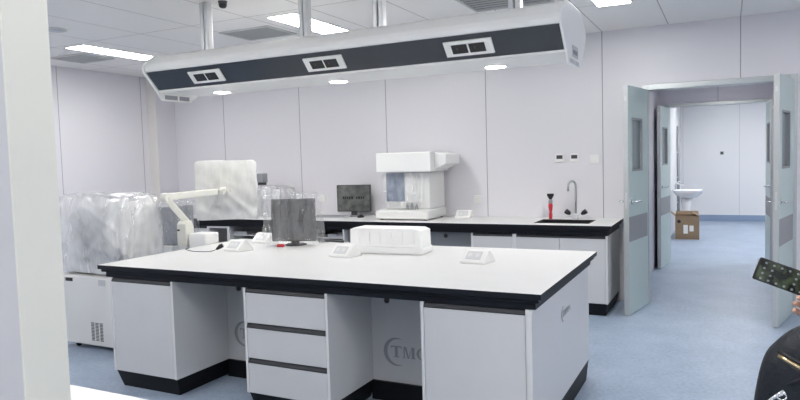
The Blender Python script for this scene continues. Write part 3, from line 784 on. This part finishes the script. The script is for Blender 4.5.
# grey boxed device behind the bagged monitor
t = thing('wrapped_grey_box', 'pale grey film-wrapped box on the rear counter right of the bagged monitor', 'instrument', (-5.206, 6.56, .85))
bm = B(); box(bm, -.26, .33, -.15, .18, 0, .33); obj('housing', bm, 'lgrey', t, .015)
bm = B(); box(bm, -.02, .18, -.155, -.15, .06, .20); obj('front_panel', bm, 'mgrey', t, .002)
wrap('film_cover', (.035, .015, .185), (.33, .19, .185), 12, 'film', t, .014, 20, 7)
t = thing('dark_camera_head', 'small dark grey device peeping out behind the bagged monitor', 'instrument', (-5.27, 6.62, 1.235), 0)
bm = B(); box(bm, -.05, .05, -.05, .05, .035, .15); obj('housing', bm, 'mgrey', t, .012)
bm = B(); box(bm, -.05, .04, -.03, .03, 0, .035); obj('neck', bm, 'dgrey', t)
t = thing('black_wedge', 'black wedge-shaped part under the bagged monitor on the rear counter', 'instrument', (-5.625, 6.30, .85))
bm = B(); prism(bm, [(-.10, 0), (.18, 0), (-.05, .14), (-.10, .14)], 1, -.03, .03); obj('wedge', bm, 'blackp', t)
bm = B(); prism(bm, [(-.085, .012), (.12, .012), (-.06, .12), (-.085, .12)], 1, -.0315, -.03); obj('wedge_face', bm, 'dgrey', t)
t = thing('folded_film', 'flat heap of clear film on the rear counter right of the bagged monitor', 'plastic film', (-4.62, 6.34, .87), R(5))
wrap('film_sheet', (0, 0, .03), (.20, .09, .035), 21, 'film', t, .014, 18, 3)

# analyser on the rear counter
t = thing('bench_analyser', 'white bench analyser with bluish window on the rear counter, lid slab on top', 'analyser', (-3.468, 6.33, .85))
bm = B(); prism(bm, [(-.03, .012), (.50, .012), (.50, .115), (.08, .115), (-.03, .10)], 0, 0, .625); obj('base', bm, 'device', t, .012)
for x, y in ((.05, .02), (.58, .02), (.05, .45), (.58, .45)):
    bm = B(); lathe(bm, [(.018, 0), (.018, .012)], (x, y, 0), 12); obj('foot', bm, 'blackp', t)
bm = B(); box(bm, .075, .61, .08, .50, .115, .522); obj('cabinet', bm, 'device', t, .012)
bm = B(); box(bm, .09, .31, .066, .08, .20, .515); obj('window', bm, 'bluewin', t, .004)
bm = B(); box(bm, .325, .54, .070, .08, .185, .505); obj('door_panel', bm, 'white', t, .004)
bm = B(); box(bm, .28, .34, .03, .08, .125, .20); obj('tube_rack', bm, 'paper', t, .002)
bm = B()
for k in range(5): tube(bm, [(.365+k*.028, .05, .117), (.365+k*.028+.01*((k % 2)*2-1), .05, .165+.01*(k % 3))], .008, 8)
obj('tubes', bm, 'mgrey', t)
wrap('front_film', (.29, .035, .32), (.23, .03, .20), 15, 'film_clear', t, .010, 18, 6)
bm = B(); v = [bm.verts.new(p) for p in ((.0, -.02, .545), (.86, .0, .53), (.86, .50, .53), (.0, .48, .545), (0, -.02, .74), (.86, .0, .70), (.86, .50, .70), (0, .48, .74))]
bm.free()
bm = B(); box(bm, .01, .665, -.01, .50, .5225, .735); obj('lid_slab', bm, 'white', t, .01)
bm = B(); prism(bm, [(.665, .545), (.80, .60), (.80, .705), (.665, .725)], 1, .10, .50); obj('lid_flap', bm, 'white', t, .008)

# ------------------------------------------------------------ doors
def leaf(label, hinge, free, h, loc_thick, cat='door', side=1, name='door_leaf', handle=True):
    """Door leaf from hinge to free edge; side=+1: detail on the +local-y face."""
    hx, hy = hinge; fx, fy = free
    w = math.hypot(fx-hx, fy-hy); a = math.atan2(fy-hy, fx-hx)
    t = thing(name, label, cat, (hx, hy, 0), a, 'sage green double door leaves')
    th = loc_thick/2
    wx0, wx1, wz0, wz1 = w*.33, w*.82, 1.35, 1.82
    bm = B()
    for q in ((.0, wx0, .008, h), (wx1, w-.0, .008, h), (wx0, wx1, .008, wz0), (wx0, wx1, wz1, h)): box(bm, q[0], q[1], -th, th, q[2], q[3])
    obj('panel', bm, 'sage', t)
    bm = B(); box(bm, w, w+.006, -th, th, .008, h); obj('edge_strip', bm, 'sage_edge', t)
    bm = B(); box(bm, wx0, wx1, -.006, .006, wz0, wz1); obj('glass_pane', bm, 'glass', t)
    bm = B()
    for q in ((wx0-.012, wx1+.012, wz0-.012, wz0+.006), (wx0-.012, wx1+.012, wz1-.006, wz1+.012), (wx0-.012, wx0+.006, wz0+.006, wz1-.006), (wx1-.006, wx1+.012, wz0+.006, wz1-.006)):
        box(bm, q[0], q[1], -th-.004, th+.004, q[2], q[3])
    obj('window_trim', bm, 'mgrey', t)
    for s in (-1, 1):
        bm = B(); y0, y1 = sorted((s*th, s*(th+.0025))); box(bm, w*.06, w*.99, y0, y1, .69, .92); obj('kick_plate', bm, 'mgrey', t)
        bm = B(); lathe(bm, [(.026, min(s*th, s*(th+.008))), (.026, max(s*th, s*(th+.008)))], (w-.065, 0, 1.06), 18, 'y'); r_ = obj('handle_rose', bm, 'chrome', t)
        bm = B(); tube(bm, smoothpath([(w-.065, s*(th+.006), 1.06), (w-.065, s*(th+.05), 1.06), (w-.09, s*(th+.058), 1.06), (w-.19, s*(th+.055), 1.06)], 4), .009, 10); obj('lever', bm, 'chrome', r_, smooth=True)
    bm = B(); box(bm, w+.006, w+.008, -.009, .009, 1.98, 2.02); box(bm, w+.006, w+.008, -.009, .009, 1.0, 1.15); obj('lock_strike', bm, 'steel', t)
    for z in (.25, 1.1, 1.9):
        bm = B(); lathe(bm, [(.009, -.05), (.009, .05)], (-.004, 0, z), 10); obj('hinge', bm, 'steel', t)
    return t
HT = 2.122
leaf('near left sage green door leaf standing open beside the end of the rear counter', (-.716, 6.86), (-.822, 6.255), HT, .044)
leaf('near right sage green door leaf standing open behind the phone', (.520, 6.86), (.368, 6.240), HT, .044)
leaf('far left sage green door leaf seen through the near doorway, in front of the washbasin', (-.706, 9.60), (-.776, 8.97), 2.10, .04)
leaf('far right sage green door leaf, mostly hidden behind the near right leaf', (.466, 9.60), (.487, 8.95), 2.10, .04)

# ------------------------------------------------------------ far room things
t = thing('washbasin', 'white pedestal washbasin on the left wall of the far room', 'washbasin', (F0, 12.95, 0))
bm = B()
n = 32; rings = []
for f_, z in ((.30, .66), (.55, .68), (.85, .74), (1.0, .80), (1.0, .815), (.93, .815), (.80, .76), (.5, .71), (.2, .70)):
    ring = []
    for k in range(n):
        a = 2*pi*k/n
        x = .27+f_*.26*math.copysign(abs(cos(a))**.7, cos(a)); y = f_*.27*math.copysign(abs(sin(a))**.8, sin(a))
        ring.append(bm.verts.new((max(x, 0.002), y, z)))
    rings.append(ring)
for a, b in zip(rings, rings[1:]):
    for k in range(n): bm.faces.new((a[k], a[(k+1) % n], b[(k+1) % n], b[k]))
bm.faces.new(rings[0][::-1]); bm.faces.new(rings[-1])
obj('basin', bm, 'ceramic', t, smooth=True)
bm = B(); lathe(bm, [(.105, 0), (.10, .03), (.075, .20), (.075, .5), (.10, .66)], (.24, 0, 0), 24); obj('pedestal', bm, 'ceramic', t, smooth=True)
bm = B(); tube(bm, smoothpath([(.06, 0, .815), (.06, 0, .90), (.10, 0, .93), (.20, 0, .90)], 5), .014, 10); obj('tap', bm, 'chrome', t, smooth=True)
bm = B(); tube(bm, [(.06, 0, .93), (.13, 0, .975)], .010, 8); obj('tap_lever', bm, 'chrome', t)
t = thing('wall_pipe', 'grey vertical pipe on the far room wall beside the washbasin', 'pipe', (F0, 14.2, 0))
bm = B(); tube(bm, [(.03, 0, .10), (.03, 0, 2.02)], .028, 14); obj('pipe', bm, 'mgrey', t, smooth=True)
for z in (.5, 1.0, 1.5):
    bm = B(); box(bm, 0, .03, -.03, .03, z-.012, z+.012); obj('clamp', bm, 'steel', t)
bm = B(); lathe(bm, [(.022, 0), (.03, .02), (.03, .05), (.02, .06)], (.03, -.0, .84), 14); obj('valve', bm, 'steel', t)
t = thing('cardboard_box', 'open brown cardboard box on the floor under the washbasin', 'box', (-.615, 12.35, 0), R(3))
bm = B(); w, d, h = .19, .18, .40
box(bm, -w, w, -d, -d+.005, 0, h); box(bm, -w, w, d-.005, d, 0, h); box(bm, -w, -w+.005, -d+.005, d-.005, 0, h); box(bm, w-.005, w, -d+.005, d-.005, 0, h); box(bm, -w+.005, w-.005, -d+.005, d-.005, 0, .005)
obj('carton', bm, 'card', t)
def flap(pts):
    bm = B(); A = [bm.verts.new(p) for p in pts]; C = [bm.verts.new((p[0], p[1], p[2]+.005)) for p in pts]
    bm.faces.new(A); bm.faces.new(C[::-1])
    for i in range(4): bm.faces.new((A[i], C[i], C[(i+1) % 4], A[(i+1) % 4]))
    obj('flap', bm, 'card', t)
flap([(-w, d, h), (w, d, h), (w-.01, d+.12, h+.05), (-w+.01, d+.12, h+.05)])
flap([(-w, -d, h), (-w, d, h), (-w-.07, d-.01, h+.06), (-w-.07, -d+.01, h+.06)])
flap([(w, -d, h), (w, d, h), (w-.10, d-.01, h+.05), (w-.10, -d+.01, h+.05)])
bm = B(); box(bm, -.06, .01, -d-.002, -d, .10, .25); obj('shipping_label', bm, 'paper', t)
bm = B(); box(bm, .035, .10, -d-.002, -d, .14, .24); obj('shipping_label', bm, 'paper', t)
bm = B(); lathe(bm, [(.03, -d-.002), (.03, -d)], (-.13, 0, .31), 14, 'y'); obj('round_mark', bm, 'blackp', t)
t = thing('wall_switch', 'tiny dark switch on the bright far wall beyond both doorways', 'switch', (-.092, FB, 1.457))
bm = B(); box(bm, -.035, .035, -.01, 0, -.035, .035); obj('plate', bm, 'mgrey', t, .003)
bm = B(); box(bm, -.024, .024, -.014, -.01, -.024, .024); obj('button', bm, 'dgrey', t, .002)

# ------------------------------------------------------------ foreground bench behind the partition edge
t = worktop('side_worktop', 'white worktop corner at the bottom left, behind the near cream jamb', -3.2, -1.15, .722, 1.285)
cabinet('storage_cabinet', 'cabinet under the near white worktop at bottom left', (-1.19, 1.245, 0), .95, .50, 'doors', pi)
cabinet('storage_cabinet', 'cabinet under the near white worktop, behind the partition', (-2.19, 1.245, 0), .95, .50, 'doors', pi)

# ------------------------------------------------------------ person at the right edge
def skin_mesh(verts, edges, rad, levels=2):
    me = bpy.data.meshes.new('s'); me.from_pydata(verts, edges, []); o = bpy.data.objects.new('s', me); col.objects.link(o)
    m = o.modifiers.new('skin', 'SKIN'); m.use_smooth_shade = True; m.branch_smoothing = .6
    for i, r_ in enumerate(rad):
        v = me.skin_vertices[0].data[i]; v.radius = r_ if isinstance(r_, (tuple, list)) else (r_, r_); v.use_root = (i == 0)
    s = o.modifiers.new('sub', 'SUBSURF'); s.levels = levels; s.render_levels = levels
    dg = bpy.context.evaluated_depsgraph_get(); me2 = bpy.data.meshes.new_from_object(o.evaluated_get(dg))
    bpy.data.objects.remove(o); bm = bmesh.new(); bm.from_mesh(me2); bpy.data.meshes.remove(me2)
    return bm
def chain(bm_all, pts, rad, levels=1):
    b = skin_mesh(pts, [(i, i+1) for i in range(len(pts)-1)], rad, levels)
    me = bpy.data.meshes.new('c'); b.to_mesh(me); b.free(); bm_all.from_mesh(me); bpy.data.meshes.remove(me)

PX, PY = .66, 1.52
per = thing('person', 'person in dark clothes at the right edge holding up a black phone', 'person', (PX, PY, 0))
# local joints; person looks towards +y and slightly to the left
J = [(0,0,.94), (0,.0,1.10), (0,0,1.28), (0,-.01,1.40), (0,-.005,1.47), (0,.01,1.535), (0,.02,1.60), (0,.01,1.665),
     (-.10,0,.90), (-.105,.02,.50), (-.11,0,.09), (-.12,.10,.035), (-.125,.17,.03),
     (.10,0,.90), (.105,.02,.50), (.11,0,.09), (.12,.10,.035), (.125,.17,.03),
     (-.17,0,1.375), (-.235,.14,1.09), (-.400,.315,1.045),
     (.17,0,1.375), (.22,.0,1.10), (.225,.06,.87)]
Ed = [(0,1),(1,2),(2,3),(3,4),(4,5),(5,6),(6,7),(0,8),(8,9),(9,10),(10,11),(11,12),(0,13),(13,14),(14,15),(15,16),(16,17),(3,18),(18,19),(19,20),(3,21),(21,22),(22,23)]
Rd = [(.14,.10),(.115,.085),(.135,.09),(.085,.07),(.045,.045),(.062,.07),(.072,.088),(.055,.07),
      .075,.052,.036,.034,.022,.075,.052,.036,.034,.022,.05,.038,.024,.05,.038,.024]
body = skin_mesh(J, Ed, Rd, 2)
def addmesh(dst, src):
    me = bpy.data.meshes.new('c'); src.to_mesh(me); src.free(); dst.from_mesh(me); bpy.data.meshes.remove(me)
# hands: palm and five fingers each
def hand(bm_all, wrist, fwd, up, side, curl, grip=1):
    """wrist point; fwd = finger direction; side = towards the thumb; up = back of the hand."""
    f, u, s = Vector(fwd).normalized(), Vector(up).normalized(), Vector(side).normalized(); W = Vector(wrist)
    chain(bm_all, [W-f*.015, W+f*.03, W+f*.065, W+f*.085], [(.022,.018), (.034,.015), (.040,.014), (.036,.011)], 2)
    for i, (off, ln) in enumerate(((.030, .070), (.010, .079), (-.010, .073), (-.029, .058))):
        p = W+f*.078+s*off; P = [p-f*.02, p]; a = 0
        for k, q in enumerate((.45, .32, .23)):
            a += curl[k]; d = f*cos(a)-u*sin(a); p = p+d*ln*q; P.append(p.copy())
        chain(bm_all, P, [.0088, .0092, .0085, .0078, .0065], 1)
    p = W+f*.02+s*.022; P = [p-s*.008]
    for d, l in (((s*.8+f*.6-u*.2), .036), ((s*.35+f*.85-u*.5), .030), ((f*.9-u*.55), .024)):
        p = p+d.normalized()*l; P.append(p.copy())
    chain(bm_all, P, [.012, .0115, .010, .008], 1)
# right-angled frame for the phone hand: fingers run left/behind the phone
hb = body
hand(hb, (-.400, .32, 1.047), (-.70, .20, .62), (.25, .93, 0), (.55, -.45, .68), (.25, .5, .5))
hand(hb, (.225, .065, .86), (0, .12, -1), (1, 0, 0), (0, 1, .1), (.25, .3, .25))
# face: nose, ears
def blob(bm_, c, s, seg=14):
    b2 = B(); bmesh.ops.create_uvsphere(b2, u_segments=seg, v_segments=seg//2+2, radius=1)
    for v in b2.verts: v.co = Vector((v.co.x*s[0]+c[0], v.co.y*s[1]+c[1], v.co.z*s[2]+c[2]))
    addmesh(bm_, b2)
blob(hb, (0, .112, 1.60), (.013, .018, .024)); blob(hb, (-.078, .015, 1.60), (.010, .020, .032)); blob(hb, (.078, .015, 1.60), (.010, .020, .032))
bo = obj('body', hb, 'skin', per, smooth=True)
for s in (-1, 1):
    b = B(); blob(b, (s*.031, .098, 1.615), (.012, .008, .008)); obj('eye', b, 'eye', per, smooth=True)
b = B(); blob(b, (0, .105, 1.56), (.024, .008, .007)); obj('mouth', b, 'lip', per, smooth=True)
b = B(); blob(b, (0, -.004, 1.648), (.083, .094, .082), 24); blob(b, (0, -.034, 1.575), (.077, .058, .105), 20)
bmesh.ops.delete(b, geom=[v for v in b.verts if v.co.y > .06 and v.co.z < 1.665], context='VERTS'); obj('hair', b, 'hair', per, smooth=True)
jk = skin_mesh([J[0], J[1], J[2], J[3], (0,-.008,1.43), J[18], J[19], tuple(Vector(J[19]).lerp(Vector(J[20]), .86)), J[21], J[22], tuple(Vector(J[22]).lerp(Vector(J[23]), .9)), (0,0,.86)],
               [(0,1),(1,2),(2,3),(3,4),(3,5),(5,6),(6,7),(3,8),(8,9),(9,10),(0,11)],
               [(.165,.125),(.145,.11),(.16,.115),(.10,.085),.058,.066,.052,.038,.066,.052,.038,(.17,.13)], 2)
obj('jacket', jk, 'jacket', per, smooth=True)
tr = skin_mesh([J[0], J[8], J[9], (-.11,.0,.10), J[13], J[14], (.11,.0,.10)], [(0,1),(1,2),(2,3),(0,4),(4,5),(5,6)], [(.15,.115), .088, .066, .058, .088, .066, .058], 2)
obj('trousers', tr, 'trouser', per, smooth=True)
for s in (-1, 1):
    b = B(); blob(b, (s*.12, .08, .045), (.045, .135, .045), 18)
    for v in b.verts: v.co.z = max(v.co.z, 0)
    obj('shoe', b, 'blackp', per, smooth=True)

# phone, tilted landscape, screen towards the viewer
tilt = R(19)
t = thing('phone', 'black phone held up in landscape at the right edge, screen showing rows of dots', 'phone', (.142, 1.905, 1.172))
def prow(bm):
    bmesh.ops.rotate(bm, verts=bm.verts, matrix=Matrix.Rotation(R(-6), 3, 'Z') @ Matrix.Rotation(tilt, 3, 'Y')); return bm
bm = B(); box(bm, -.078, .078, -.004, .004, -.0305, .0305); obj('case', prow(bm), 'blackp', t, .006, seg=3)
bm = B(); box(bm, -.072, .070, -.0046, -.0041, -.027, .027)
m, nt, b_ = new_mat('phone_screen'); b_.inputs['Roughness'].default_value = .15
tc = nt.nodes.new('ShaderNodeTexCoord'); nn = nt.nodes.new('ShaderNodeTexNoise'); nn.inputs['Scale'].default_value = 40; nt.links.new(tc.outputs['Object'], nn.inputs['Vector'])
rr = nt.nodes.new('ShaderNodeValToRGB'); rr.color_ramp.elements[0].position = .45; rr.color_ramp.elements[1].position = .65
rr.color_ramp.elements[0].color = (.010, .012, .010, 1); rr.color_ramp.elements[1].color = (.045, .06, .035, 1)
nt.links.new(nn.outputs['Fac'], rr.inputs['Fac']); nt.links.new(rr.outputs['Color'], b_.inputs['Base Color']); nt.links.new(rr.outputs['Color'], b_.inputs['Emission Color']); b_.inputs['Emission Strength'].default_value = .25
obj('screen', prow(bm), m, t)
bm = B()
for i in range(7):
    for j in range(4):
        if i in (2, 3) and j in (1, 2): continue
        x, z = -.060+i*.0185, -.021+j*.014
        vs = [bm.verts.new((x+.0032*cos(2*pi*k/10), -.0050, z+.0030*sin(2*pi*k/10))) for k in range(10)]; bm.faces.new(vs)
obj('key_symbols', prow(bm), 'greylam', t)
bm = B(); box(bm, -.0805, -.0782, -.003, .003, -.024, .026); obj('metal_edge', prow(bm), 'chrome', t)

# handbag at the person's front
t = thing('handbag', 'black leather handbag with gold zip and metal clasp at the lower right edge', 'bag', (.243, 1.47, .784))
bm = B(); bmesh.ops.create_cube(bm, size=2); bmesh.ops.subdivide_edges(bm, edges=bm.edges[:], cuts=22, use_grid_fill=True)
def bagpt(p):
    k = 2.4; l = (abs(p.x)**k+abs(p.y)**k+abs(p.z)**k)**(1/k); q = p/l
    q = Vector((q.x*.19, q.y*.062, q.z*.19))
    w = Vector((q.x*9+q.z*5, q.y*5, q.z*4)); q += p.normalized()*.007*(1-2*abs(noise.noise(w)))
    return q+Vector((0, 0, .20))
for v in bm.verts: v.co = bagpt(v.co.copy())
obj('bag_body', bm, 'leather', t, smooth=True)
def on_bag(x, z, out=.004):
    # front surface point
    k = 2.4; a = min(1, (abs(x)/.19)**k+(abs(z-.20)/.19)**k); y = -.062*(max(0, 1-a))**(1/k)
    return Vector((x, y-out, z))
bm = B(); pts = [on_bag(-.152+.22*i/16, .318-.12*i/16+.010*sin(pi*i/16), .006) for i in range(17)]
tube(bm, pts, .0042, 8); z_ = obj('zip', bm, 'gold', t, smooth=True)
bm = B(); tube(bm, [p+Vector((0, .003, .008)) for p in pts], .004, 8); tube(bm, [p+Vector((0, .003, -.008)) for p in pts], .004, 8); obj('zip_tape', bm, 'blackp', t, smooth=True)
bm = B(); tube(bm, [on_bag(-.184, .205), on_bag(-.172, .222), on_bag(-.160, .238), on_bag(-.142, .254)], [.003, .005, .004, .006], 10)
cl = obj('clasp', bm, 'chrome', t, smooth=True)
bm = B()
for cx, cz in ((-.176, .200), (-.165, .225), (-.148, .245)):
    o_ = on_bag(cx, cz, .010); tube(bm, [o_+Vector(((.008*cos(2*pi*k/12)), 0, .007*sin(2*pi*k/12))) for k in range(13)], .0018, 6)
obj('ring', bm, 'chrome', t, smooth=True)
bm = B(); tube(bm, smoothpath([on_bag(-.17, .24, .002), on_bag(-.12, .28, .004), on_bag(-.05, .30, .004), on_bag(.05, .28, .004)]), .0035, 8); obj('seam_piping', bm, 'leather', t, smooth=True)
bm = B(); tube(bm, smoothpath([(.10, -.03, .372), (.17, -.055, .48), (.235, -.055, .60), (.252, .03, .668), (.24, .115, .60), (.17, .09, .48), (.10, .03, .372)]), .009, 8); obj('strap', bm, 'leather', t, smooth=True)

# ------------------------------------------------------------ world, camera
w = bpy.data.worlds.new('world'); w.use_nodes = True; sc.world = w
w.node_tree.nodes['Background'].inputs[0].default_value = (.75, .8, .9, 1); w.node_tree.nodes['Background'].inputs[1].default_value = .3
yaw, pitch, roll, F, H = .4653, .0609, -.0289, 652.145, 1.5022
f = Vector((-sin(yaw)*cos(pitch), cos(yaw)*cos(pitch), -sin(pitch))); r = Vector((cos(yaw), sin(yaw), 0)); u = r.cross(f)
c_, s_ = cos(roll), sin(roll); r, u = c_*r+s_*u, -s_*r+c_*u
cd = bpy.data.cameras.new('camera'); cam = bpy.data.objects.new('camera', cd); col.objects.link(cam)
cam.matrix_world = Matrix(((r.x, u.x, -f.x, 0), (r.y, u.y, -f.y, 0), (r.z, u.z, -f.z, H), (0, 0, 0, 1)))
cd.sensor_width = 36; cd.lens = F/800*36; cd.clip_start = .05
sc.camera = cam
